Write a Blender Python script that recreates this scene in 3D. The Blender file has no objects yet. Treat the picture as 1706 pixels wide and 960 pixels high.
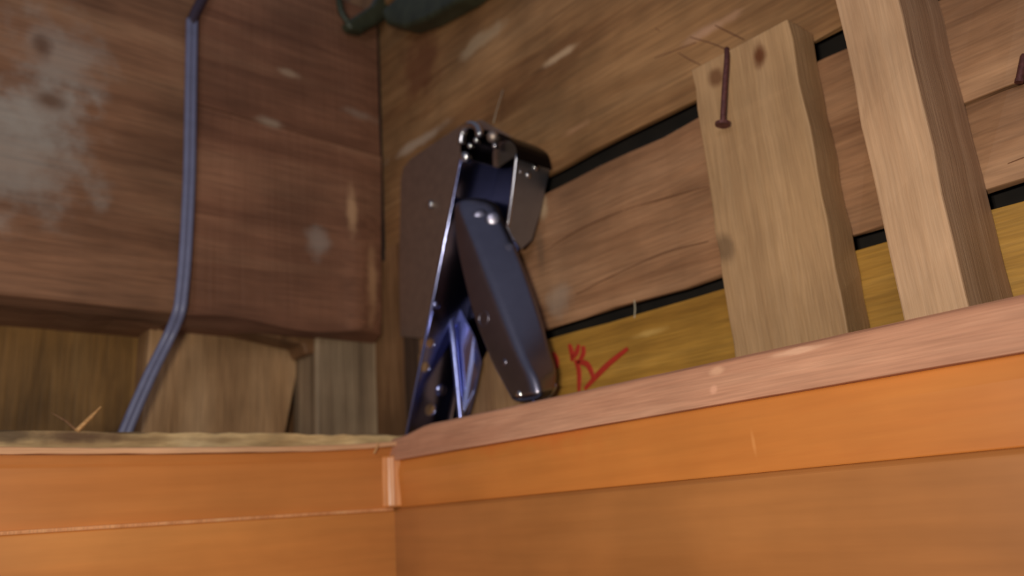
import bpy, bmesh, math, random
from mathutils import Vector, Matrix
random.seed(7)
S = bpy.context.scene
COL = S.collection
# ------------------------------------------------------------------ camera
F = 1327.0; CX, CY = 853.0, 480.0
R = Matrix(((0.74351843, -0.13036903, 0.65588434),
            (-0.66485353, -0.24937268, 0.70411863),
            (-0.07176437, 0.95959219, 0.2720895)))      # columns: right, up, forward
O = Vector((0, 0, 2.2))
cam = bpy.data.objects.new('camera', bpy.data.cameras.new('camera'))
COL.objects.link(cam)
M4 = Matrix.Identity(4)
for i in range(3):
    M4[i][0] = R[i][0]; M4[i][1] = R[i][1]; M4[i][2] = -R[i][2]; M4[i][3] = O[i]
cam.matrix_world = M4
cam.data.sensor_width = 36; cam.data.lens = 36 * F / 1706
cam.data.clip_start = 0.01
cam.data.dof.use_dof = True
cam.data.dof.focus_distance = 0.46
cam.data.dof.aperture_fstop = 5.6
S.camera = cam
# ------------------------------------------------------------------ world and lights
w = bpy.data.worlds.new('room_light'); S.world = w; w.use_nodes = True
nt = w.node_tree; bg = nt.nodes['Background']
bg.inputs[0].default_value = (0.38, 0.42, 0.60, 1); bg.inputs[1].default_value = 0.25
def area(name, loc, target, size, power, color):
    l = bpy.data.lights.new(name, 'AREA'); l.shape = 'DISK'; l.size = size; l.energy = power; l.color = color
    o = bpy.data.objects.new(name, l); COL.objects.link(o); o.location = loc
    o.rotation_euler = (Vector(target) - Vector(loc)).to_track_quat('-Z', 'Y').to_euler()
    return o
area('torch_led_a', (-0.100, 0.045, 2.235), (0.50, 0.62, 2.40), 0.022, 1.30, (1.0, 0.91, 0.76))
area('torch_led_b', (-0.072, 0.020, 2.235), (0.50, 0.62, 2.40), 0.022, 1.30, (1.0, 0.91, 0.76))
area('fill_lamp', (-0.80, -0.42, 2.65), (0.40, 0.50, 2.2), 0.45, 3.6, (0.95, 0.93, 1.0))  # unseen fill light, placed to balance brightness on the faces
S.view_settings.view_transform = 'Standard'; S.view_settings.look = 'None'
S.view_settings.gamma = 1; S.view_settings.use_curve_mapping = False
S.view_settings.exposure = 0.14

# ------------------------------------------------------------------ geometry helpers
XP, YB = 0.557, 0.831            # face of the right wall planks, face of the left beams
XT, YT = 0.445, 0.665            # faces of the varnished trim
def P(px, py, ax, v):            # the point of the plane ax = v seen at a pixel (v measured from the eye)
    d = R @ Vector((px - CX, -(py - CY), F)); i = 'xyz'.index(ax)
    return O + d * (v / d[i])
def finish(o, label=None, cat=None, group=None, kind=None):
    if label: o['label'] = label
    if cat: o['category'] = cat
    if group: o['group'] = group
    if kind: o['kind'] = kind
    return o
def empty(name, loc):
    o = bpy.data.objects.new(name, None); COL.objects.link(o); o.location = loc
    o.empty_display_size = 0.02
    return o
def link(name, bm, mat, parent=None, bevel=0.0, seg=2, smooth=False, org=None):
    bmesh.ops.recalc_face_normals(bm, faces=bm.faces[:])
    if org is None:
        c = Vector((0, 0, 0)); lo = 1e9
        for v in bm.verts: c += v.co; lo = min(lo, v.co.z)
        c /= len(bm.verts); c.z = lo; org = c
    for v in bm.verts: v.co -= org
    me = bpy.data.meshes.new(name); bm.to_mesh(me); bm.free()
    if smooth:
        for p in me.polygons: p.use_smooth = True
    me.materials.append(mat)
    o = bpy.data.objects.new(name, me); COL.objects.link(o)
    if parent:
        o.parent = parent; wp = parent.location.copy(); q = parent.parent
        while q: wp += q.location; q = q.parent
        o.location = org - wp
    else: o.location = org
    if bevel:
        m = o.modifiers.new('bevel', 'BEVEL'); m.width = bevel; m.segments = seg; m.limit_method = 'ANGLE'
        m.angle_limit = math.radians(35)
        m.harden_normals = False
    return o
def prism(pts, vec, bm=None):
    bm = bm or bmesh.new(); vec = Vector(vec); n = len(pts)
    a = [bm.verts.new(p) for p in pts]; b = [bm.verts.new(Vector(p) + vec) for p in pts]
    bm.faces.new(a); bm.faces.new(b[::-1])
    for i in range(n): bm.faces.new((a[i], a[(i + 1) % n], b[(i + 1) % n], b[i]))
    return bm
def box(x0, x1, y0, y1, z0, z1, bm=None):     # z measured from the eye
    z0 += O.z; z1 += O.z
    return prism([(x0, y0, z0), (x1, y0, z0), (x1, y1, z0), (x0, y1, z0)], (0, 0, z1 - z0), bm)
def rough_box(x0, x1, y0, y1, z0, z1, axis, n=16, amp=0.0012, seed=0):
    """a sawn timber whose long edges waver a little"""
    rnd = random.Random(seed); bm = bmesh.new(); rings = []
    lo, hi = dict(x=(x0, x1), y=(y0, y1), z=(z0, z1))[axis]
    for i in range(n + 1):
        t = lo + (hi - lo) * i / n; j = lambda: rnd.uniform(-amp, amp)
        if axis == 'x': c = [(t, y0 + j(), z0 + j()), (t, y1, z0 + j()), (t, y1, z1 + j()), (t, y0 + j(), z1 + j())]
        elif axis == 'y': c = [(x0 + j(), t, z0 + j()), (x1, t, z0 + j()), (x1, t, z1 + j()), (x0 + j(), t, z1 + j())]
        else: c = [(x0 + j(), y0 + j(), t), (x1, y0 + j(), t), (x1, y1 + j(), t), (x0 + j(), y1 + j(), t)]
        rings.append([bm.verts.new((p[0], p[1], p[2] + O.z)) for p in c])
    for a, b in zip(rings, rings[1:]):
        for k in range(4): bm.faces.new((a[k], a[(k + 1) % 4], b[(k + 1) % 4], b[k]))
    bm.faces.new(rings[0]); bm.faces.new(rings[-1][::-1])
    return bm
def tube(pts, rad, n=8, bm=None, flat=1.0, flatdir=None):
    bm = bm or bmesh.new(); pts = [Vector(p) for p in pts]; rings = []
    if not hasattr(rad, '__len__'): rad = [rad] * len(pts)
    for i, p in enumerate(pts):
        t = (pts[min(i + 1, len(pts) - 1)] - pts[max(i - 1, 0)]).normalized()
        r = flatdir if flatdir is not None else Vector((0.31, 0.77, 0.2))
        u = t.cross(Vector(r)).normalized(); v = t.cross(u)
        rings.append([bm.verts.new(p + u * math.cos(2 * math.pi * k / n) * rad[i] + v * math.sin(2 * math.pi * k / n) * rad[i] * flat) for k in range(n)])
    for a, b in zip(rings, rings[1:]):
        for k in range(n): bm.faces.new((a[k], a[(k + 1) % n], b[(k + 1) % n], b[k]))
    bm.faces.new(rings[0]); bm.faces.new(rings[-1][::-1])
    return bm
def smooth_path(pts, k=6):
    pts = [Vector(p) for p in pts]; out = []
    for i in range(len(pts) - 1):
        p0, p1, p2, p3 = pts[max(i - 1, 0)], pts[i], pts[i + 1], pts[min(i + 2, len(pts) - 1)]
        for j in range(k):
            t = j / k
            out.append(0.5 * ((2 * p1) + (p2 - p0) * t + (2 * p0 - 5 * p1 + 4 * p2 - p3) * t * t + (3 * p1 - p0 - 3 * p2 + p3) * t ** 3))
    return out + [pts[-1]]
def dome(c, nrm, r, h, bm=None, n=16, rings=5, skirt=0.0):
    bm = bm or bmesh.new(); nrm = Vector(nrm).normalized(); c = Vector(c)
    u = nrm.orthogonal().normalized(); v = nrm.cross(u); prev = None
    lv = [(r, -skirt)] if skirt else []
    lv += [(r * math.cos(a), h * math.sin(a)) for a in [math.pi / 2 * i / rings for i in range(rings)]]
    for rr, hh in lv:
        ring = [bm.verts.new(c + nrm * hh + (u * math.cos(2 * math.pi * k / n) + v * math.sin(2 * math.pi * k / n)) * rr) for k in range(n)]
        if prev:
            for k in range(n): bm.faces.new((prev[k], prev[(k + 1) % n], ring[(k + 1) % n], ring[k]))
        else: bm.faces.new(ring[::-1])
        prev = ring
    top = bm.verts.new(c + nrm * h)
    for k in range(n): bm.faces.new((prev[k], prev[(k + 1) % n], top))
    return bm
def plane_from(a, b, c):
    a, b, c = Vector(a), Vector(b), Vector(c); n = (b - a).cross(c - a).normalized()
    if n.dot(O - a) < 0: n = -n
    return a, n
def onplane(px, py, pl):
    a, n = pl; d = R @ Vector((px - CX, -(py - CY), F))
    return O + d * ((a - O).dot(n) / d.dot(n))
def sheet(name, outline, holes, pl, thick, mat, parent, bev=0.0006):
    """folded sheet metal: flat outline with real punched holes; holes = [(centre, radius)]"""
    a, n = pl; u = n.orthogonal().normalized(); v = n.cross(u)
    cu = bpy.data.curves.new('tmp', 'CURVE'); cu.dimensions = '2D'; cu.fill_mode = 'BOTH'
    cu.extrude = thick / 2 - bev; cu.bevel_depth = bev; cu.bevel_resolution = 1
    def spl(ps):
        s = cu.splines.new('POLY'); s.points.add(len(ps) - 1); s.use_cyclic_u = True
        for k, p in enumerate(ps): s.points[k].co = (p[0], p[1], 0, 1)
    loc = lambda p: ((Vector(p) - a).dot(u), (Vector(p) - a).dot(v))
    spl([loc(p) for p in outline])
    for c, r in holes:
        cx, cy = loc(c); spl([(cx + r * math.cos(t * math.pi / 12), cy + r * math.sin(t * math.pi / 12)) for t in range(24)])
    to = bpy.data.objects.new('tmp', cu); COL.objects.link(to)
    dg = bpy.context.evaluated_depsgraph_get(); me = bpy.data.meshes.new_from_object(to.evaluated_get(dg))
    bpy.data.objects.remove(to); bpy.data.curves.remove(cu)
    bm = bmesh.new(); bm.from_mesh(me); bpy.data.meshes.remove(me)
    bmesh.ops.remove_doubles(bm, verts=bm.verts[:], dist=1e-6)
    for q in bm.verts: q.co = a + u * q.co.x + v * q.co.y + n * (q.co.z - thick / 2)
    return link(name, bm, mat, parent)

# ------------------------------------------------------------------ materials
def lin(c):
    return tuple(((x / 255) / 12.92 if x / 255 < 0.04045 else ((x / 255 + 0.055) / 1.055) ** 2.4) for x in c) + (1,)
def wood(name, dark, mid, light, grain='x', across=26, along=2.2, rough=0.6, bump=0.25, spots=(), saw=0.0, fine=0.18, blot=0.35, spec=0.3, coat=0.0, seed=0.0):
    m = bpy.data.materials.new(name); m.use_nodes = True; t = m.node_tree; N = t.nodes; L = t.links
    b = N['Principled BSDF']; tc = N.new('ShaderNodeTexCoord'); mp = N.new('ShaderNodeMapping')
    sc = [across] * 3; sc['xyz'.index(grain)] = along
    mp.inputs['Scale'].default_value = sc; mp.inputs['Location'].default_value = (seed, seed * 1.7, seed * 0.6)
    L.new(tc.outputs['Object'], mp.inputs[0])
    n1 = N.new('ShaderNodeTexNoise'); n1.inputs['Scale'].default_value = 1.0; n1.inputs['Detail'].default_value = 7
    n1.inputs['Roughness'].default_value = 0.62; n1.inputs['Distortion'].default_value = 0.6
    L.new(mp.outputs[0], n1.inputs[0])
    r = N.new('ShaderNodeValToRGB'); e = r.color_ramp.elements
    e[0].position = 0.30; e[0].color = lin(dark); e[1].position = 0.72; e[1].color = lin(light)
    k = e.new(0.5); k.color = lin(mid); L.new(n1.outputs[0], r.inputs[0])
    # blotches
    n2 = N.new('ShaderNodeTexNoise'); n2.inputs['Scale'].default_value = 9; n2.inputs['Detail'].default_value = 4
    L.new(tc.outputs['Object'], n2.inputs[0])
    r2 = N.new('ShaderNodeMapRange'); r2.inputs[1].default_value = 0.35; r2.inputs[2].default_value = 0.65
    r2.inputs[3].default_value = 1 - blot; r2.inputs[4].default_value = 1 + blot * 0.5; L.new(n2.outputs[0], r2.inputs[0])
    # fine fibre
    mp3 = N.new('ShaderNodeMapping'); s3 = [across * 14] * 3; s3['xyz'.index(grain)] = along * 8
    mp3.inputs['Scale'].default_value = s3; L.new(tc.outputs['Object'], mp3.inputs[0])
    n3 = N.new('ShaderNodeTexNoise'); n3.inputs['Scale'].default_value = 1; n3.inputs['Detail'].default_value = 3; L.new(mp3.outputs[0], n3.inputs[0])
    r3 = N.new('ShaderNodeMapRange'); r3.inputs[1].default_value = 0.3; r3.inputs[2].default_value = 0.7
    r3.inputs[3].default_value = 1 - fine; r3.inputs[4].default_value = 1 + fine; L.new(n3.outputs[0], r3.inputs[0])
    mu = N.new('ShaderNodeMath'); mu.operation = 'MULTIPLY'; L.new(r2.outputs[0], mu.inputs[0]); L.new(r3.outputs[0], mu.inputs[1])
    sm = N.new('ShaderNodeVectorMath'); sm.operation = 'SCALE'; L.new(r.outputs[0], sm.inputs[0]); L.new(mu.outputs[0], sm.inputs['Scale'])
    out = sm.outputs[0]
    geo = N.new('ShaderNodeNewGeometry')
    n4 = N.new('ShaderNodeTexNoise'); n4.inputs['Scale'].default_value = 38; n4.inputs['Detail'].default_value = 5; L.new(geo.outputs['Position'], n4.inputs[0])
    for c, rad, colr, amt in spots:       # knots, stains, worn patches and painted highlights with a place of their own
        sb = N.new('ShaderNodeVectorMath'); sb.operation = 'SUBTRACT'; L.new(geo.outputs['Position'], sb.inputs[0]); sb.inputs[1].default_value = c
        dv = N.new('ShaderNodeVectorMath'); dv.operation = 'DIVIDE'; L.new(sb.outputs[0], dv.inputs[0]); dv.inputs[1].default_value = rad
        ln = N.new('ShaderNodeVectorMath'); ln.operation = 'LENGTH'; L.new(dv.outputs[0], ln.inputs[0])
        ad = N.new('ShaderNodeMath'); ad.operation = 'MULTIPLY_ADD'; L.new(n4.outputs[0], ad.inputs[0]); ad.inputs[1].default_value = 1.7; ad.inputs[2].default_value = -0.85
        a2 = N.new('ShaderNodeMath'); a2.operation = 'ADD'; L.new(ln.outputs[1 if len(ln.outputs) > 1 else 0], a2.inputs[0]); L.new(ad.outputs[0], a2.inputs[1])
        mr = N.new('ShaderNodeMapRange'); mr.interpolation_type = 'SMOOTHSTEP'; mr.inputs[1].default_value = 0.25; mr.inputs[2].default_value = 1.25
        mr.inputs[3].default_value = amt; mr.inputs[4].default_value = 0; L.new(a2.outputs[0], mr.inputs[0])
        mx = N.new('ShaderNodeMix'); mx.data_type = 'RGBA'; L.new(mr.outputs[0], mx.inputs[0]); L.new(out, mx.inputs[6]); mx.inputs[7].default_value = lin(colr)
        out = mx.outputs[2]
    L.new(out, b.inputs['Base Color'])
    b.inputs['Roughness'].default_value = rough; b.inputs['Specular IOR Level'].default_value = spec
    b.inputs['Coat Weight'].default_value = coat; b.inputs['Coat Roughness'].default_value = 0.22
    hs = N.new('ShaderNodeMath'); hs.operation = 'ADD'; L.new(n1.outputs[0], hs.inputs[0]); L.new(n3.outputs[0], hs.inputs[1]); hgt = hs.outputs[0]
    if saw:
        wv = N.new('ShaderNodeTexWave'); wv.bands_direction = 'Z' if grain != 'z' else 'X'; wv.inputs['Scale'].default_value = 38; wv.inputs['Distortion'].default_value = 1.2
        wv.inputs['Detail'].default_value = 2; L.new(tc.outputs['Object'], wv.inputs[0])
        ml = N.new('ShaderNodeMath'); ml.operation = 'MULTIPLY_ADD'; L.new(wv.outputs[1], ml.inputs[0]); ml.inputs[1].default_value = saw; L.new(hgt, ml.inputs[2]); hgt = ml.outputs[0]
    bp = N.new('ShaderNodeBump'); bp.inputs['Strength'].default_value = bump; bp.inputs['Distance'].default_value = 0.002
    L.new(hgt, bp.inputs['Height']); L.new(bp.outputs[0], b.inputs['Normal'])
    return m
def plain(name, col, rough=0.5, metal=0.0, bump=0.0, bscale=200, var=0.0, coat=0.0):
    m = bpy.data.materials.new(name); m.use_nodes = True; t = m.node_tree; N = t.nodes; L = t.links
    b = N['Principled BSDF']; b.inputs['Roughness'].default_value = rough; b.inputs['Metallic'].default_value = metal
    b.inputs['Coat Weight'].default_value = coat
    tc = N.new('ShaderNodeTexCoord'); n = N.new('ShaderNodeTexNoise'); n.inputs['Scale'].default_value = bscale; n.inputs['Detail'].default_value = 4
    L.new(tc.outputs['Object'], n.inputs[0])
    r = N.new('ShaderNodeValToRGB'); c = lin(col); e = r.color_ramp.elements
    e[0].position = 0.3; e[0].color = tuple(x * (1 - var) for x in c[:3]) + (1,); e[1].position = 0.7; e[1].color = tuple(min(1, x * (1 + var)) for x in c[:3]) + (1,)
    L.new(n.outputs[0], r.inputs[0]); L.new(r.outputs[0], b.inputs['Base Color'])
    if bump:
        bp = N.new('ShaderNodeBump'); bp.inputs['Strength'].default_value = bump; bp.inputs['Distance'].default_value = 0.001
        L.new(n.outputs[0], bp.inputs['Height']); L.new(bp.outputs[0], b.inputs['Normal'])
    return m
def sp(px, py, ax, v, rad, col, amt): return (P(px, py, ax, v), rad, col, amt)

GREY = (176, 170, 158)
m_beamL = wood('beam_wood_left', (112, 76, 52), (138, 98, 70), (158, 118, 86), 'x', 20, 2.0, saw=0.35, seed=1.3, bump=0.22, blot=0.25, spots=[
    sp(30, 250, 'y', YB, (0.075, 1, 0.075), GREY, 0.5), sp(100, 95, 'y', YB, (0.05, 1, 0.055), GREY, 0.42), sp(60, 180, 'y', YB, (0.045, 1, 0.05), GREY, 0.4),
    sp(70, 80, 'y', YB, (0.013, 1, 0.018), (92, 58, 36), 0.75), sp(82, 168, 'y', YB, (0.017, 1, 0.012), (96, 62, 36), 0.75)])
m_beamR = wood('beam_wood_right', (108, 70, 50), (132, 90, 66), (152, 110, 82), 'x', 22, 2.0, saw=0.35, seed=4.1, bump=0.22, blot=0.25, spots=[
    sp(530, 405, 'y', YB, (0.018, 1, 0.022), GREY, 0.35), sp(585, 350, 'y', YB, (0.008, 1, 0.034), (206, 164, 122), 0.6), sp(622, 470, 'y', YB, (0.010, 1, 0.055), (196, 152, 110), 0.65), sp(480, 120, 'y', YB, (0.02, 1, 0.006), (190, 165, 135), 0.5),  # the two tall pale spots paint the highlight on the rounded edge
    sp(455, 205, 'y', YB, (0.02, 1, 0.008), (184, 165, 140), 0.5), sp(600, 190, 'y', YB, (0.03, 1, 0.008), (170, 150, 130), 0.4)])
m_p1 = wood('plank_wood_upper', (122, 82, 48), (148, 108, 68), (168, 128, 86), 'y', 22, 2.0, seed=2.2, blot=0.3, spots=[
    sp(700, 105, 'x', XP, (1, 0.05, 0.06), (96, 48, 30), 0.6), sp(700, 235, 'x', XP, (1, 0.07, 0.008), (205, 185, 160), 0.5),
    sp(935, 92, 'x', XP, (1, 0.028, 0.005), (214, 180, 140), 0.75), sp(800, 70, 'x', XP, (1, 0.05, 0.012), (190, 165, 130), 0.55),
    sp(1180, 50, 'x', XP, (1, 0.03, 0.006), (205, 160, 130), 0.5), sp(960, 215, 'x', XP, (1, 0.02, 0.005), (200, 150, 110), 0.5)])
m_p2 = wood('plank_wood_middle', (128, 88, 58), (154, 112, 78), (174, 132, 96), 'y', 28, 2.2, seed=7.0, blot=0.25, spots=[
    sp(930, 500, 'x', XP, (1, 0.02, 0.018), (170, 150, 130), 0.5), sp(900, 420, 'x', XP, (1, 0.008, 0.022), (110, 84, 62), 0.6),
    sp(900, 340, 'x', XP, (1, 0.012, 0.02), (206, 178, 140), 0.6)])
m_p3 = wood('plank_wood_yellow', (144, 102, 36), (166, 122, 48), (184, 140, 64), 'y', 40, 3, seed=3.1, blot=0.2, spots=[
    sp(1080, 555, 'x', XP, (1, 0.02, 0.004), (214, 175, 100), 0.5)])
m_stud1 = wood('stud_wood', (150, 114, 78), (170, 134, 94), (184, 148, 108), 'z', 34, 3, seed=5.5, blot=0.16, fine=0.1, spots=[
    sp(1192, 130, 'x', XP - 0.038, (1, 0.007, 0.009), (112, 74, 44), 0.9), sp(1263, 92, 'x', XP - 0.038, (1, 0.0065, 0.011), (104, 60, 30), 1.0),
    sp(1207, 415, 'x', XP - 0.038, (1, 0.009, 0.013), (110, 84, 58), 0.8)])
m_stud2 = wood('stud_wood_edge', (162, 124, 90), (182, 144, 108), (196, 160, 124), 'z', 34, 3, seed=9.2, blot=0.14, fine=0.1)
m_ybrown = wood('board_wood_yellow', (96, 68, 32), (136, 100, 54), (158, 122, 74), 'z', 20, 2, seed=2.9)
m_tan = wood('board_wood_tan', (136, 100, 66), (168, 130, 90), (186, 150, 110), 'z', 22, 2.5, seed=6.3, blot=0.25)
m_brown = wood('board_wood_brown', (90, 60, 36), (124, 88, 56), (146, 108, 72), 'z', 24, 2, seed=1.9)
m_dkb = wood('painted_recess_brown', (56, 40, 30), (76, 56, 42), (92, 68, 50), 'z', 24, 2, seed=1.4)
m_greyw = wood('post_wood_weathered', (104, 84, 62), (146, 122, 94), (172, 148, 116), 'z', 60, 2, seed=8.2, blot=0.25)
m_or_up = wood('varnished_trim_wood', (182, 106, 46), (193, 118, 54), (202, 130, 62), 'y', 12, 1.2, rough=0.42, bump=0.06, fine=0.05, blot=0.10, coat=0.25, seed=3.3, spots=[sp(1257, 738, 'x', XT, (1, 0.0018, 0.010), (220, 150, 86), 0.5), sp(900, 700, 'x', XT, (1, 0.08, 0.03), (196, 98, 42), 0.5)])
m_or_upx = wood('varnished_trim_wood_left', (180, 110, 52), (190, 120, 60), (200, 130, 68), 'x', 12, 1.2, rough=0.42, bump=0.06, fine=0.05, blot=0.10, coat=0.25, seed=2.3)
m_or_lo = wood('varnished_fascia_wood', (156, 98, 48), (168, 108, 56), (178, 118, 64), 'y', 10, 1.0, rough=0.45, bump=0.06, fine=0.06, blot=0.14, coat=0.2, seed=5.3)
m_or_lox = wood('varnished_fascia_wood_left', (194, 122, 60), (206, 134, 68), (216, 146, 78), 'x', 10, 1.0, rough=0.45, bump=0.06, fine=0.06, blot=0.12, coat=0.2, seed=6.1)  # left fascia colour brightened to make up for weak lamp light
m_cap = wood('bare_edge_wood', (172, 120, 92), (190, 138, 108), (208, 158, 126), 'y', 40, 3, seed=4.4, blot=0.1, fine=0.12, spots=[sp(1197, 618, 'x', XT, (1, 0.006, 0.003), (226, 176, 140), 0.6), sp(1195, 650, 'x', XT, (1, 0.003, 0.003), (230, 172, 140), 0.6), sp(1330, 585, 'x', XT, (1, 0.02, 0.002), (232, 184, 150), 0.6)])
m_capx = wood('bare_edge_wood_left', (192, 142, 100), (210, 160, 118), (224, 178, 136), 'x', 40, 3, seed=4.9, blot=0.1, fine=0.12)
m_back = wood('rough_board_edge', (166, 132, 88), (206, 174, 124), (226, 198, 150), 'x', 30, 8, seed=7.7, blot=0.3, spots=[
    sp(15, 725, 'y', YT + 0.022, (0.03, 1, 0.008), (58, 42, 30), 0.8), sp(130, 728, 'y', YT + 0.022, (0.035, 1, 0.007), (72, 46, 32), 0.8),
    sp(240, 732, 'y', YT + 0.022, (0.03, 1, 0.003), (92, 66, 42), 0.4), sp(360, 733, 'y', YT + 0.022, (0.03, 1, 0.003), (104, 76, 48), 0.4)])
m_hilite = wood('painted_highlight_wood', (196, 128, 76), (222, 156, 104), (232, 174, 120), 'z', 60, 4, rough=0.4, seed=1.1, coat=0.3, blot=0.1)  # pale colour paints the highlights at the corner and fascia edge
m_flank = wood('painted_glow_flank', (196, 122, 62), (208, 134, 72), (218, 146, 84), 'z', 30, 3, rough=0.42, coat=0.25, blot=0.1, seed=2.0)
m_dark = plain('painted_gap_dark', (26, 20, 15), 0.95, var=0.5, bscale=30)  # near-black colour stands for the shade in gaps and seam
m_grey = plain('dusty_backing_paper', (60, 56, 48), 0.95, var=0.6, bscale=60, bump=0.4)
m_steel = plain('plated_steel', (170, 176, 222), 0.17, 1.0, bump=0.05, bscale=60, var=0.06)
m_plate = plain('dull_plated_steel', (186, 168, 152), 0.52, 1.0, bump=0.08, bscale=90, var=0.08)
m_arm = plain('satin_plated_steel', (142, 138, 150), 0.33, 1.0, bump=0.05, bscale=50, var=0.06)
m_dsteel = plain('shaded_plated_steel', (26, 26, 36), 0.3, 1.0, bump=0.05, bscale=60, var=0.06)  # darkened colour stands for the shaded, dark-reflecting channel interior
m_nsteel = plain('grey_plated_steel', (160, 164, 172), 0.42, 1.0, bump=0.05, bscale=60, var=0.06)
m_screw = plain('bright_screw_steel', (205, 200, 195), 0.15, 1.0)
m_cable = plain('grey_cable_sheath', (112, 114, 140), 0.4, 0.0, var=0.08, bscale=80)
m_cable2 = plain('dark_cable_sheath', (62, 50, 62), 0.45, 0.0, var=0.1, bscale=80)
m_strap = plain('green_painted_iron', (58, 62, 44), 0.45, 0.1, var=0.35, bscale=40, bump=0.3)
m_nail = plain('rusty_nail_iron', (96, 56, 52), 0.6, 0.4, var=0.3, bscale=300, bump=0.3)
m_red = plain('red_marking_crayon', (170, 40, 16), 0.8, var=0.15, bscale=400)
m_crack = plain('crack_line_brown', (112, 74, 48), 0.95)  # plain brown for the crack lines
m_splinter = wood('splinter_wood', (190, 140, 86), (214, 164, 106), (228, 184, 130), 'x', 120, 30, seed=0.4)
m_web = plain('cobweb_fibre', (190, 178, 150), 0.6)

def strip(name, pts, width, ax, v, mat, parent, lift=0.0006):
    """thin pressed line (crack, crayon stroke) following pixels on a face"""
    q = smooth_path([P(a, b, ax, v) for a, b in pts], 4)
    n = {'x': Vector((-1, 0, 0)), 'y': Vector((0, -1, 0))}[ax]
    bm = bmesh.new(); k = len(q); top = []; 
    for i, p in enumerate(q):
        t = (q[min(i + 1, k - 1)] - q[max(i - 1, 0)]).normalized(); s = t.cross(n)
        wd = width * (0.55 + 0.45 * math.sin(math.pi * (i + 0.6) / k)) / 2
        top.append([bm.verts.new(p + s * wd - n * 0.0004), bm.verts.new(p + s * wd * 0.7 + n * lift), bm.verts.new(p - s * wd * 0.7 + n * lift), bm.verts.new(p - s * wd - n * 0.0004)])
    for a, b in zip(top, top[1:]):
        for j in range(3): bm.faces.new((a[j], a[j + 1], b[j + 1], b[j]))
    return link(name, bm, mat, parent)

# ------------------------------------------------------------------ the setting: right wall of planks
wr = finish(empty('wall_right', (XP, 0.3, O.z)), kind='structure')
link('plank', rough_box(XP, XP + 0.008, -0.45, 0.93, 0.338, 0.70, 'y', 30, 0.0015, 1), m_p1, wr, 0.0015)
link('plank', rough_box(XP - 0.006, XP + 0.008, -0.45, 0.93, 0.7025, 0.80, 'y', 30, 0.0015, 2), m_p1, wr, 0.0015)
link('plank', rough_box(XP, XP + 0.008, 0.15, 0.93, 0.176, 0.319, 'y', 20, 0.0018, 3), m_p2, wr, 0.002)
link('plank', rough_box(XP - 0.001, XP + 0.008, -0.45, 0.148, 0.241, 0.320, 'y', 20, 0.0012, 4), m_p2, wr, 0.0015)
link('plank', rough_box(XP, XP + 0.008, -0.45, 0.147, 0.178, 0.2395, 'y', 20, 0.0012, 5), m_p2, wr, 0.0015)
p3 = link('plank', rough_box(XP, XP + 0.008, -0.45, 0.93, -0.05, 0.165, 'y', 30, 0.0008, 6), m_p3, wr, 0.0015)
link('backing', box(XP + 0.030, XP + 0.045, -0.45, 0.93, -0.05, 0.80), m_dark, wr)  # near-black sheet added so the plank gaps look black
link('backing_paper', rough_box(XP + 0.012, XP + 0.018, 0.34, 0.50, 0.30, 0.3225, 'y', 24, 0.003, 9), m_grey, wr)
for pts in ([(1004, 133), (1075, 103), (1146, 76), (1160, 70)], [(1130, 88), (1150, 100), (1167, 108)], [(1150, 62), (1185, 72), (1214, 84)], [(1191, 42), (1215, 54), (1240, 66)], [(1040, 20), (1075, 38), (1100, 52)]):
    strip('crack', pts, 0.0013, 'x', XP, m_crack, wr, 0.0002)
for pts in ([(905, 420), (960, 385), (1040, 350), (1180, 310)], [(960, 490), (1040, 450), (1110, 420), (1180, 402)], [(1620, 290), (1660, 280), (1706, 262)]):
    strip('crack', pts, 0.0011, 'x', XP, m_crack, wr, 0.0002)
# red crayon marking
for pts in ([(948, 574), (952, 588), (953, 602)], [(964, 574), (960, 588), (953, 597)], [(971, 577), (971, 590), (962, 606)], [(958, 600), (964, 618), (964, 652)],
            [(962, 604), (976, 606), (984, 618), (988, 632)], [(974, 648), (992, 628), (1014, 606), (1046, 580)], [(921, 588), (927, 600), (928, 614)]):
    strip('crayon_stroke', pts, 0.0062, 'x', XP - 0.0012, m_red, p3, 0.0005)

link('corner_strip', rough_box(XP - 0.0025, XP + 0.01, 0.800, 0.90, -0.05, 0.345, 'z', 12, 0.0006, 15), m_brown, wr, 0.001)
link('packing_block', prism([P(a, b, 'x', XP - 0.004) for a, b in [(697, 590), (806, 575), (860, 640), (880, 760), (692, 780)]], (0.004, 0, 0)), m_tan, wr, 0.0008)
link('corner_strip', rough_box(XP - 0.0022, XP + 0.006, 0.770, 0.799, -0.05, 0.240, 'z', 12, 0.0005, 16), m_dkb, wr, 0.001)  # dark strip added, its colour paints the shade of the recess
link('corner_gap_shade', box(XP - 0.0036, XP - 0.0005, 0.8345, 0.86, 0.33, 0.70), m_dark, wr)  # dark strip added to paint the shade of the corner seam
# left wall: boards below and behind the beams
wl = finish(empty('wall_left', (0.2, 0.95, O.z)), kind='structure')
link('board', rough_box(-0.30, 0.40, 0.962, 0.98, -0.05, 0.30, 'x', 12, 0.001, 11), m_ybrown, wl, 0.001)
def poly_y(name, pts, y, th, mat, parent, bevel=0.001): return link(name, prism([P(a, b, 'y', y) for a, b in pts], (0, th, 0)), mat, parent, bevel)
poly_y('board', [(252, 520), (508, 545), (505, 572), (474, 730), (466, 790), (225, 790), (237, 712)], 0.915, 0.04, m_tan, wl, 0.002)
poly_y('board', [(440, 520), (600, 520), (600, 800), (440, 800)], 0.950, 0.02, m_brown, wl)
poly_y('post', [(527, 560), (528, 790), (672, 790), (664, 530), (560, 520)], 0.862, 0.06, m_greyw, wl, 0.003)
link('backing', box(-0.30, 0.70, 0.99, 1.0, -0.05, 0.72), m_dark, wl)  # dark sheet added behind the boards to keep gaps black

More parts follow.
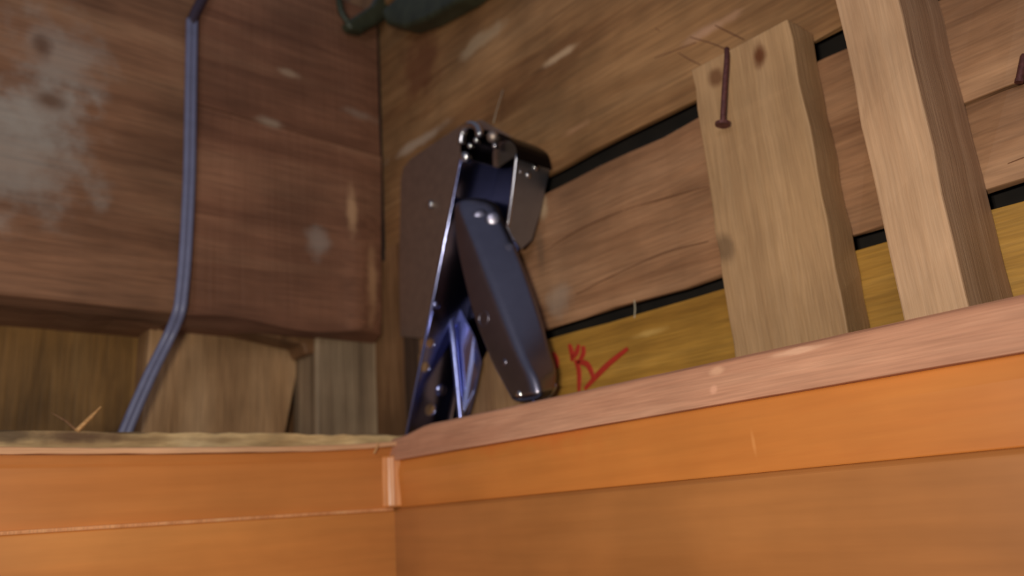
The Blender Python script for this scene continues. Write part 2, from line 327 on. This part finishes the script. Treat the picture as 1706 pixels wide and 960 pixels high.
# ------------------------------------------------------------------ beams over the left wall
def beam(name, x0, x1, zb, zt, y0, y1, mat, label, seed, wane=False):
    n = 24; rnd = random.Random(seed); bm = bmesh.new(); rings = []
    for i in range(n + 1):
        x = x0 + (x1 - x0) * i / n; j = lambda a=0.0004: rnd.uniform(-a, a)
        prof = [(y0 + j(), zt), (y0 + j(), (zt + zb) / 2), (y0 + j(), zb + 0.06), (y0 + j(), zb + 0.02), (y0 + 0.004, zb + j()), (y0 + 0.03, zb - 0.003 + j()), ((y0 + y1) / 2, zb + j(0.003)), (y1, zb + j()), (y1, zt)]
        rings.append([bm.verts.new((x, a, b + O.z)) for a, b in prof])
    m = len(rings[0])
    for a, b in zip(rings, rings[1:]):
        for k in range(m): bm.faces.new((a[k], a[(k + 1) % m], b[(k + 1) % m], b[k]))
    bm.faces.new(rings[0]); bm.faces.new(rings[-1][::-1])
    o = link(name, bm, mat, None, 0.003)
    return finish(o, label, 'beam', 'roof beams above the left wall')
bl = beam('timber_beam', -0.32, 0.300, 0.229, 0.70, YB, 0.962, m_beamL, 'brown timber beam left of the grey cable, with pale plaster smears and two knots', 3)
bi = empty('timber_beam', (0.44, YB, O.z + 0.222)); finish(bi, 'reddish brown timber beam between the grey cable and the metal bracket', 'beam', 'roof beams above the left wall')
# the right beam: two stacked lengths with a seam, a rounded waney corner by the bracket
def beam_piece(zb, zt, seed, y0):
    rnd = random.Random(seed); bm = bmesh.new(); rings = []
    for i in range(61):
        x = 0.302 + (0.5525 - 0.302) * i / 60
        xo = max(0.0, (x - 0.500) / 0.0525)
        dy = 0.010 * xo ** 2 - 0.004 * math.exp(-((x - 0.510) / 0.018) ** 2)
        lz = 0.004 * math.sin(i * 0.14)
        bulge = dy if zt < 0.5 else dy * 0.25
        j = lambda a=0.0002: rnd.uniform(-a, a)
        prof = [(y0 + j(), zt), (y0 + bulge * 0.5 + j(), zb * 0.45 + zt * 0.55), (y0 + bulge + j(), zb + 0.03), (y0 + bulge + 0.003, zb + lz * (zt < 0.5)), (y0 + 0.03, zb - 0.004), (0.915, zb + j()), (0.915, zt)]
        if zt >= 0.5: prof[3] = (y0 + 0.001, zb); prof[4] = (y0 + 0.03, zb)
        rings.append([bm.verts.new((x, a, b + O.z)) for a, b in prof])
    m = 7
    for a, b in zip(rings, rings[1:]):
        for k in range(m): bm.faces.new((a[k], a[(k + 1) % m], b[(k + 1) % m], b[k]))
    bm.faces.new(rings[0]); bm.faces.new(rings[-1][::-1])
    return bm
link('beam_length', beam_piece(0.228, 0.4765, 5, YB), m_beamR, bi, 0.0015)
link('beam_length', beam_piece(0.478, 0.70, 6, YB + 0.001), m_beamR, bi, 0.0015)
link('hewn_underside', prism([P(a, b, 'y', 0.868) for a, b in [(380, 545), (505, 574), (510, 591), (562, 583), (610, 566), (664, 550), (664, 500), (380, 500)]], (0, 0.04, 0)), m_brown, bi, 0.003)

# ------------------------------------------------------------------ studs on the right wall
def stud(y0, y1, t, z0, z1, mat, label, seed):
    o = link('wood_stud', rough_box(XP - t, XP - 0.001, y0, y1, z0, z1, 'z', 22, 0.0009, seed), mat, None, 0.0012)
    return finish(o, label, 'stud', 'wooden studs on the plank wall')
stud(0.2325, 0.3205, 0.038, -0.05, 0.3420, m_stud1, 'wide pale flat wooden stud with a bent nail and knots near its sawn top', 21)
stud(0.1425, 0.1785, 0.084, -0.05, 0.60, m_stud2, 'narrow deep wooden stud running up out of view, right of the nailed stud', 22)

# ------------------------------------------------------------------ trim (varnished wood of the room below)
zr = lambda px, py: P(px, py, 'x', XT).z - O.z
zl = lambda px, py: P(px, py, 'y', YT).z - O.z
def bar(name, prof, axis, a0, a1, mat, parent, bevel=0.0, n=1, warp=None, smooth=False, seed=0, amp=0.0, wmin=0.05):
    """profile swept along a wall; prof = (offset from the face towards the room, z)"""
    rnd = random.Random(seed); bm = bmesh.new(); rings = []
    for i in range(n + 1):
        t = a0 + (a1 - a0) * i / n; wz = warp(t) if warp else 0
        ring = []
        for k, (d, z) in enumerate(prof):
            jz = rnd.uniform(-amp, amp) if amp else 0
            z = z + (wz if z > wmin else 0) + jz + O.z
            ring.append(bm.verts.new((XT - d, t, z) if axis == 'y' else (t, YT - d, z)))
        rings.append(ring)
    m = len(prof)
    for a, b in zip(rings, rings[1:]):
        for k in range(m): bm.faces.new((a[k], a[(k + 1) % m], b[(k + 1) % m], b[k]))
    bm.faces.new(rings[0]); bm.faces.new(rings[-1][::-1])
    return link(name, bm, mat, parent, bevel)
ztop = zr(1500, 534); zor = zr(1500, 624); zln = zr(1500, 771)
zlt = zl(0, 739); zlo = zl(0, 751); zll = zl(0, 888)
print('TRIM', ztop, zor, zln, zlt, zlo, zll, [zr(*p) for p in ((760, 702), (1073, 614), (1706, 490), (1706, 585), (900, 705))], [zl(*p) for p in ((300, 745), (500, 738), (640, 722), (640, 850))])
t1 = finish(empty('trim_1', (0.1, YT, O.z)), kind='structure')
t2 = finish(empty('trim_2', (XT, 0.2, O.z)), kind='structure')
zc = 0.0130
# right
bar('cap_edge', [(0.006, zor), (0.0, ztop - 0.002), (-0.003, ztop), (-0.016, ztop), (-0.016, zor)], 'y', -0.5, YT + 0.004, m_cap, t2, 0.001, 90, warp=lambda t: -(ztop - zlt - 0.0005) * 0.55 * (lambda u: u * u * (3 - 2 * u))(min(1, max(0, (t - 0.605) / 0.056))), amp=0.0001, seed=4, wmin=zor + 0.004)
bar('upper_board', [(0.0, zor), (-0.014, zor), (-0.014, zc), (0.0, zc), (0.002, zor - 0.012)], 'y', -0.5, YT + 0.004, m_or_up, t2, 0.001)
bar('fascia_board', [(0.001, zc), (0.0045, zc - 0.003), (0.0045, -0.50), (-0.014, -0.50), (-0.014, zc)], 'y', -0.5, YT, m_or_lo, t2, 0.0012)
# left
lw = lambda t: 0.0035 * math.sin(math.pi * min(1, max(0, (t + 0.05) / 0.5))) * -1 + (0.003 * max(0, (t - 0.36) / 0.09) ** 1.5 if t > 0.36 else 0)
bar('cap_edge', [(0.0075, zlo), (0.0075, zlt - 0.001), (0.006, zlt), (-0.010, zlt), (-0.010, zlo)], 'x', -0.4, XT + 0.004, m_capx, t1, 0.0008, 44, warp=lw, amp=0.0004, seed=6)
bar('upper_board', [(0.002, zlo - 0.0003), (0.0, zlo - 0.007), (0.001, zlo - 0.0095), (0.0, zc), (-0.010, zc), (-0.010, zlo - 0.0003)], 'x', -0.4, XT + 0.008, m_or_upx, t1, 0.0, 44, warp=lw)
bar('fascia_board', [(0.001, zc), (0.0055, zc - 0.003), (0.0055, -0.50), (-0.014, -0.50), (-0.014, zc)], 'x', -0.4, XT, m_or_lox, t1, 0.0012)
bar('rough_backing', [(-0.022, zl(0, 712)), (-0.034, zl(0, 709)), (-0.034, -0.1), (-0.022, -0.1)], 'x', -0.4, XT + 0.034, m_back, t1, 0.001, 70, amp=0.0013, seed=8)
link('corner_glow_flank', prism([(XT - 0.015, YT + 0.001, zc + 0.001 + O.z), (XT - 0.010, YT - 0.005, zc + 0.001 + O.z), (XT - 0.005, YT - 0.009, zc + 0.001 + O.z), (XT + 0.001, YT - 0.012, zc + 0.001 + O.z), (XT + 0.001, YT + 0.001, zc + 0.001 + O.z)], (0, 0, zor + 0.004 - zc)), m_flank, t1, 0.002)  # lighter flanks of the painted highlight where the boards meet
link('corner_glow_core', prism([(XT - 0.0095, YT - 0.0075, zc + 0.002 + O.z), (XT - 0.0065, YT - 0.0105, zc + 0.002 + O.z), (XT - 0.003, YT - 0.0075, zc + 0.002 + O.z), (XT - 0.006, YT - 0.004, zc + 0.002 + O.z)], (0, 0, zor + 0.002 - zc)), m_hilite, t1, 0.001)  # pale core of the painted corner highlight
bar('edge_highlight', [(0.0, zc + 0.0008), (0.0060, zc + 0.0004), (0.0066, zc - 0.0008), (0.0060, zc - 0.0020), (0.0, zc - 0.0020)], 'x', -0.4, XT - 0.006, m_hilite, t1)  # pale strip paints the highlight line along the fascia top
# ------------------------------------------------------------------ metal bracket
org = Vector((XP, 0.70, O.z + 0.12))
br = finish(empty('steel_bracket', org), 'shiny folding steel bracket with punched holes and a hanging arm in the corner', 'bracket')
xp0 = XP - 0.0045
plp = (Vector((xp0, 0.6, O.z + 0.3)), Vector((-1, 0, 0)))
plate_px = [(668, 300), (672, 280), (684, 265), (720, 241), (770, 208), (800, 200), (850, 228), (905, 288), (893, 330), (880, 372), (868, 402), (840, 500), (820, 560), (740, 566), (667, 560), (665, 450)]
sheet('mounting_plate', [onplane(a, b, plp) for a, b in plate_px], [], plp, 0.003, m_plate, br)
xf = XP - 0.060
# far flange (its inner face is seen), leaning plane
fa = P(769, 262, 'x', xf); fb = P(682, 700, 'x', xf); fc = fb + Vector((0.057, 0, 0)); fd = fa + Vector((0.052, 0, 0))
plf = plane_from(fa, fb, fc)
def pxd(p):
    d = R.transposed() @ (p - O); return (CX + F * d[0] / d[2], CY - F * d[1] / d[2])
print('flange back px', pxd(fc), pxd(fd))
fe = fb + (fb - fa) * 0.12
out = [fa, fa * 0.66 + fb * 0.34 + Vector((0.001, 0, 0)), fa * 0.3 + fb * 0.7, fb, fe, fe + Vector((0.057, 0, 0)), fc, fd]
holes = [((717, 572), 0.0062), ((709, 612), 0.006), ((733, 650), 0.0068), ((717, 683), 0.0075), ((727, 508), 0.004)]
sheet('side_flange', out, [(onplane(a, b, plf), r) for (a, b), r in holes if (a, b) != (733, 650)], plf, 0.0024, m_steel, br)
c = onplane(735, 650, plf); rv = link('rivet', dome(c, plf[1], 0.007, 0.003, skirt=0.002), m_steel, br, smooth=True)
c = onplane(727, 508, plf); link('rivet', dome(c, plf[1], 0.0045, 0.0025, skirt=0.001), m_steel, br, smooth=True)
# web at the back with its folded rib, above the plate
webx = XP - 0.0075
plw = (Vector((webx, 0.6, O.z + 0.3)), Vector((-1, 0, 0)))
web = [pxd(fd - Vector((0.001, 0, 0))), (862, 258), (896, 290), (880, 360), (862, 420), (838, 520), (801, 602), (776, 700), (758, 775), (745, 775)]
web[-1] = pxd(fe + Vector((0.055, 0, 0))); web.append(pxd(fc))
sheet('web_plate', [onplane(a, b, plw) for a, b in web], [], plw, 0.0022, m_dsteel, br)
rib = [P(741, 470, 'x', xf + 0.030), P(752, 540, 'x', xf + 0.030), P(760, 620, 'x', xf + 0.031), P(768, 702, 'x', xf + 0.032), P(774, 760, 'x', xf + 0.032)]
link('stiffening_rib', tube(smooth_path(rib, 5), 0.0034, 10), m_steel, br, smooth=True)
# inner leaf to the right of the rib
leaf = [P(744, 470, 'x', xf + 0.034), P(790, 560, 'x', xf + 0.042), P(801, 602, 'x', xf + 0.043), P(790, 655, 'x', xf + 0.043), P(778, 700, 'x', xf + 0.043), P(770, 760, 'x', xf + 0.04), P(766, 700, 'x', xf + 0.034), P(758, 620, 'x', xf + 0.034)]
link('inner_leaf', prism(leaf, (0.002, 0, 0)), m_steel, br, 0.0006)
# near flange (outer face seen)
yn = P(862, 262, 'x', xf + 0.012)
na = yn; nb = P(846, 378, 'x', xf + 0.012)
nl = [na + Vector((0.0, 0, 0.004)), nb, nb + (nb - na) * 0.12 + Vector((0.008, 0, 0)), nb + (nb - na) * 0.26 + Vector((0.022, 0, 0)), nb + (nb - na) * 0.1 + Vector((0.034, 0, 0)), nb * 0.7 + na * 0.3 + Vector((0.040, 0, 0)), na + Vector((0.046, 0, 0.0)), na + Vector((0.040, 0, 0.012)), na + Vector((0.010, 0, 0.012))]
pln = plane_from(na, nb, na + Vector((0.04, 0, 0)))
sheet('side_flange', [p for p in nl], [], pln, 0.0024, m_nsteel, br)
for a, b, r in ((893, 279, 0.004), (881, 292, 0.0035), (868, 286, 0.002)):
    link('rivet', dome(onplane(a, b, pln), pln[1], r, r * 0.6, skirt=0.001), m_screw, br, smooth=True)
# bright rolled lips on the two front edges and the curled top
link('rolled_lip', tube(smooth_path([na + Vector((0, 0, 0.004)), na * 0.5 + nb * 0.5, nb], 5), 0.0020, 8), m_screw, br, smooth=True)
link('rolled_lip', tube(smooth_path([fa, fa * 0.5 + fb * 0.5, fe], 8), 0.0016, 8), m_steel, br, smooth=True)
# hood closing the top of the channel
def hood(front, back_dx, th):
    bm = bmesh.new(); rows = []
    for p in front: rows.append([bm.verts.new(p), bm.verts.new(p + Vector((back_dx, 0, 0.0))), bm.verts.new(p + Vector((back_dx, 0, -th))), bm.verts.new(p + Vector((0, 0, -th)))])
    for a, b in zip(rows, rows[1:]):
        for k in range(4): bm.faces.new((a[k], a[(k + 1) % 4], b[(k + 1) % 4], b[k]))
    bm.faces.new(rows[0]); bm.faces.new(rows[-1][::-1]); return bm
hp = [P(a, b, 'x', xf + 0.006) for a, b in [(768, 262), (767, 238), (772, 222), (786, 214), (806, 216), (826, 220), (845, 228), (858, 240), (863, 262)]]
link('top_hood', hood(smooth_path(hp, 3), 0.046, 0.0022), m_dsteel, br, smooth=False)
link('curled_tab', tube(smooth_path([P(768, 240, 'x', xf), P(772, 218, 'x', xf), P(784, 208, 'x', xf), P(796, 213, 'x', xf), P(800, 228, 'x', xf)], 5), [0.0045] * 20 + [0.003], 12), m_screw, br, smooth=True)
link('curled_tab', dome(P(821, 228, 'x', xf + 0.004), (-1, -0.3, -0.2), 0.0065, 0.006, skirt=0.006), m_plate, br, smooth=True)
for a, b, r in ((783, 243, 0.003), (775, 262, 0.006), (793, 234, 0.003), (824, 243, 0.0028)):
    link('rivet', dome(P(a, b, 'x', xf + 0.002), (-1, -0.5, -0.3), r, r * 0.7, skirt=0.006), m_screw, br, smooth=True)
# plate screw
sc = link('screw', dome(P(717, 341, 'x', xp0 - 0.002), (-1, 0, 0), 0.0058, 0.004, skirt=0.001), m_screw, br, smooth=True)
# hanging arm: a rounded pressed channel
xa = xf - 0.004
stations = [((752, 352), (770, 350), (838, 352)), ((754, 385), (783, 385), (853, 390)), ((764, 445), (806, 445), (878, 450)), ((783, 525), (838, 525), (905, 525)),
            ((808, 590), (866, 590), (923, 590)), ((828, 632), (886, 628), (931, 618)), ((842, 662), (896, 652), (930, 640))]
quads = []
for l, g, r_ in stations:
    A = P(*l, 'x', xa); B = P(*g, 'x', xa - 0.001); C_ = P(*r_, 'x', xa + 0.030); quads.append([A, B, C_, C_ + (A - B) * 0.9 + Vector((0.012, 0, 0))])
paths = [smooth_path([q[i] for q in quads], 6) for i in range(4)]
def rounded(q, fr):
    out_ = []
    for i in range(4):
        c0, a0, b0 = q[i], q[i - 1], q[(i + 1) % 4]
        p0 = c0 + (a0 - c0) * fr; p2 = c0 + (b0 - c0) * fr
        for k in range(7):
            t = k / 6; out_.append(p0 * (1 - t) ** 2 + c0 * 2 * t * (1 - t) + p2 * t * t)
    return out_
rs = [rounded([pp[i] for pp in paths], 0.20 + 0.20 * max(0, 1 - i / 8) + 0.12 * max(0, (i - 28) / 8)) for i in range(len(paths[0]))]
def caps(ringpts, axis, h, steps=6):
    c = sum(ringpts, Vector()) / len(ringpts)
    return [[c + (p - c) * math.cos(a) ** 0.85 + axis * h * math.sin(a) for p in ringpts] for a in [math.pi / 2 * (k + 1) / (steps + 0.6) for k in range(steps)]]
rs = caps(rs[0], (sum(rs[0], Vector()) - sum(rs[4], Vector())).normalized(), 0.017)[::-1] + rs + caps(rs[-1], (sum(rs[-1], Vector()) - sum(rs[-5], Vector())).normalized(), 0.010)
bm = bmesh.new(); rv_ = [[bm.verts.new(p) for p in r_] for r_ in rs]
for a, b in zip(rv_, rv_[1:]):
    for k in range(28): bm.faces.new((a[k], a[(k + 1) % 28], b[(k + 1) % 28], b[k]))
bm.faces.new(rv_[0]); bm.faces.new(rv_[-1][::-1])
arm = link('arm', bm, m_arm, br, smooth=True)
# raised ring, small rivets and added glint domes on the arm face
def ring(c, nrm, r, rr, n=20, m=8):
    nrm = Vector(nrm).normalized(); u = nrm.orthogonal().normalized(); v = nrm.cross(u); bm = bmesh.new(); g = []
    for i in range(n):
        a = 2 * math.pi * i / n; d = u * math.cos(a) + v * math.sin(a)
        g.append([bm.verts.new(c + d * (r + rr * math.cos(2 * math.pi * j / m)) + nrm * rr * math.sin(2 * math.pi * j / m)) for j in range(m)])
    for i in range(n):
        for j in range(m): bm.faces.new((g[i][j], g[(i + 1) % n][j], g[(i + 1) % n][(j + 1) % m], g[i][(j + 1) % m]))
    return bm
link('pressed_ring', ring(P(806, 531, 'x', xa), (-1, 0, 0), 0.0072, 0.0010), m_arm, br, smooth=True)
link('rivet', dome(P(840, 604, 'x', xa), (-1, 0, 0), 0.0040, 0.0018), m_arm, br, smooth=True)
link('rivet', dome(P(866, 658, 'x', xa + 0.001), (-1, -0.4, -0.2), 0.0045, 0.003), m_screw, br, smooth=True)
for a_, b_, c_ in ((800, 362, 0.0125), (822, 365, 0.0195)): link('glint_dome', dome(P(a_, b_, 'x', xa + c_), (-0.6, -0.75, -0.2), 0.0085, 0.0024, n=24, skirt=0.003), m_arm, br, smooth=True)  # shallow domes added to catch two bright glints
link('end_lip', tube(smooth_path([P(880, 640, 'x', xa + 0.003), P(884, 655, 'x', xa + 0.004), P(892, 668, 'x', xa + 0.01), P(912, 664, 'x', xa + 0.025), P(926, 640, 'x', xa + 0.034)], 5), 0.0022, 8), m_steel, br, smooth=True)

# ------------------------------------------------------------------ small things
# cable
yc = YB - 0.007
cab = finish(empty('grey_cable', P(212, 730, 'y', YB + 0.02)), 'grey electric cable running down the timber beam and bending left behind the trim', 'cable')
pts = [P(320, 34, 'y', yc), P(319, 80, 'y', yc), P(317, 200, 'y', yc), P(315, 300, 'y', yc), P(309, 420, 'y', yc), P(303, 488, 'y', yc), P(298, 520, 'y', yc + 0.002), P(282, 560, 'y', yc + 0.018), P(250, 625, 'y', yc + 0.022), P(212, 712, 'y', yc + 0.025), P(195, 760, 'y', yc + 0.025)]
sp_ = smooth_path(pts, 6)
bm = tube([p + Vector((-0.0028, 0, 0)) for p in sp_], 0.0040, 10); link('cable_core', bm, m_cable, cab, smooth=True)
bm = tube([p + Vector((0.0030, 0, 0)) for p in sp_], 0.0040, 10); link('cable_core', bm, m_cable, cab, smooth=True)
link('dark_upper_cable', tube(smooth_path([P(318, 40, 'y', yc + 0.001), P(325, 22, 'y', yc), P(342, -15, 'y', yc), P(352, -60, 'y', yc)], 5), 0.0058, 10), m_cable2, cab, smooth=True)
# green iron strap at the corner
st = finish(empty('iron_strap', P(650, 10, 'y', YB - 0.01)), 'dark green folded iron strap at the top of the corner between beam and planks', 'strap')
ys = YB - 0.022
link('strap_band', prism([P(a, b, 'y', ys) for a, b in [(576, 36), (586, 48), (606, 52), (646, 30), (700, -10), (720, -40), (650, -40), (622, 6)]], (0, 0.018, 0)), m_strap, st, 0.005, 3)
link('strap_eye', tube(smooth_path([P(580, 38, 'y', ys + 0.006), P(568, 18, 'y', ys + 0.006), P(567, -12, 'y', ys + 0.006), P(590, -50, 'y', ys + 0.006)], 5), 0.0045, 8), m_strap, st, smooth=True)
link('strap_arm', prism([P(a, b, 'x', XP - 0.030) for a, b in [(634, 18), (642, 40), (672, 46), (706, 34), (768, 0), (820, -40), (720, -60), (664, -10)]], (0.028, 0, 0)), m_strap, st, 0.005, 3)
# nails
def nail(pts, hd, label):
    n = finish(empty('nail', pts[-1]), label, 'nail')
    link('shank', tube(smooth_path(pts, 5), 0.0022, 8), m_nail, n, smooth=True)
    d = (pts[0] - pts[1]).normalized()
    link('head', tube([pts[0] + d * 0.0015, pts[0] - d * 0.001], [hd, hd], 12), m_nail, n)
    return n
xs = XP - 0.038
nail([P(1204, 206, 'x', xs - 0.010), P(1207, 150, 'x', xs - 0.008), P(1211, 98, 'x', xs - 0.004), P(1211, 82, 'x', xs + 0.003)], 0.0058, 'long rusty nail bent down across the top of the wide stud')
nail([P(1698, 134, 'x', XP - 0.006), P(1701, 118, 'x', XP - 0.005), P(1705, 98, 'x', XP - 0.002), P(1706, 90, 'x', XP + 0.003)], 0.0026, 'rusty nail at the far right on the planks beyond both studs')
# splinters and dust on the trim edge
def splinter(a, b, ax, v, r, label, v2=None):
    o = link('wood_splinter', tube([P(*a, ax, v), (P(*a, ax, v) + P(*b, ax, v2 or v)) / 2 + Vector((0.001, 0, 0.0008)), P(*b, ax, v2 or v)], [r, r * 0.9, r * 0.3], 6), m_splinter)
    return finish(o, label, 'splinter')
splinter((128, 718), (168, 678), 'y', YT + 0.022, 0.0019, 'pale wood splinter standing on the left trim edge near the cable', YT + 0.03)
s2 = splinter((128, 718), (86, 688), 'y', YT + 0.030, 0.0012, 'thin brown splinter leaning left beside the pale one on the trim', YT + 0.045)
s2.data.materials[0] = m_brown
splinter((623, 756), (631, 737), 'y', YT - 0.010, 0.0009, 'tiny pale wood chip stuck on the trim at the corner')
# cobweb thread above the bracket, thread across the lower gap
def thread(pts, r, label): return finish(link('cobweb_thread', tube(pts, r, 5), m_web), label, 'cobweb')
thread([P(822, 205, 'x', XP - 0.052), P(827, 185, 'x', XP - 0.04), P(838, 150, 'x', XP - 0.001)], 0.00045, 'fine cobweb thread rising from the bracket top to the upper plank')
thread([P(1057, 500, 'x', XP - 0.001), P(1058, 515, 'x', XP - 0.002), P(1057, 530, 'x', XP - 0.001)], 0.0005, 'fine cobweb thread across the gap above the yellow plank')
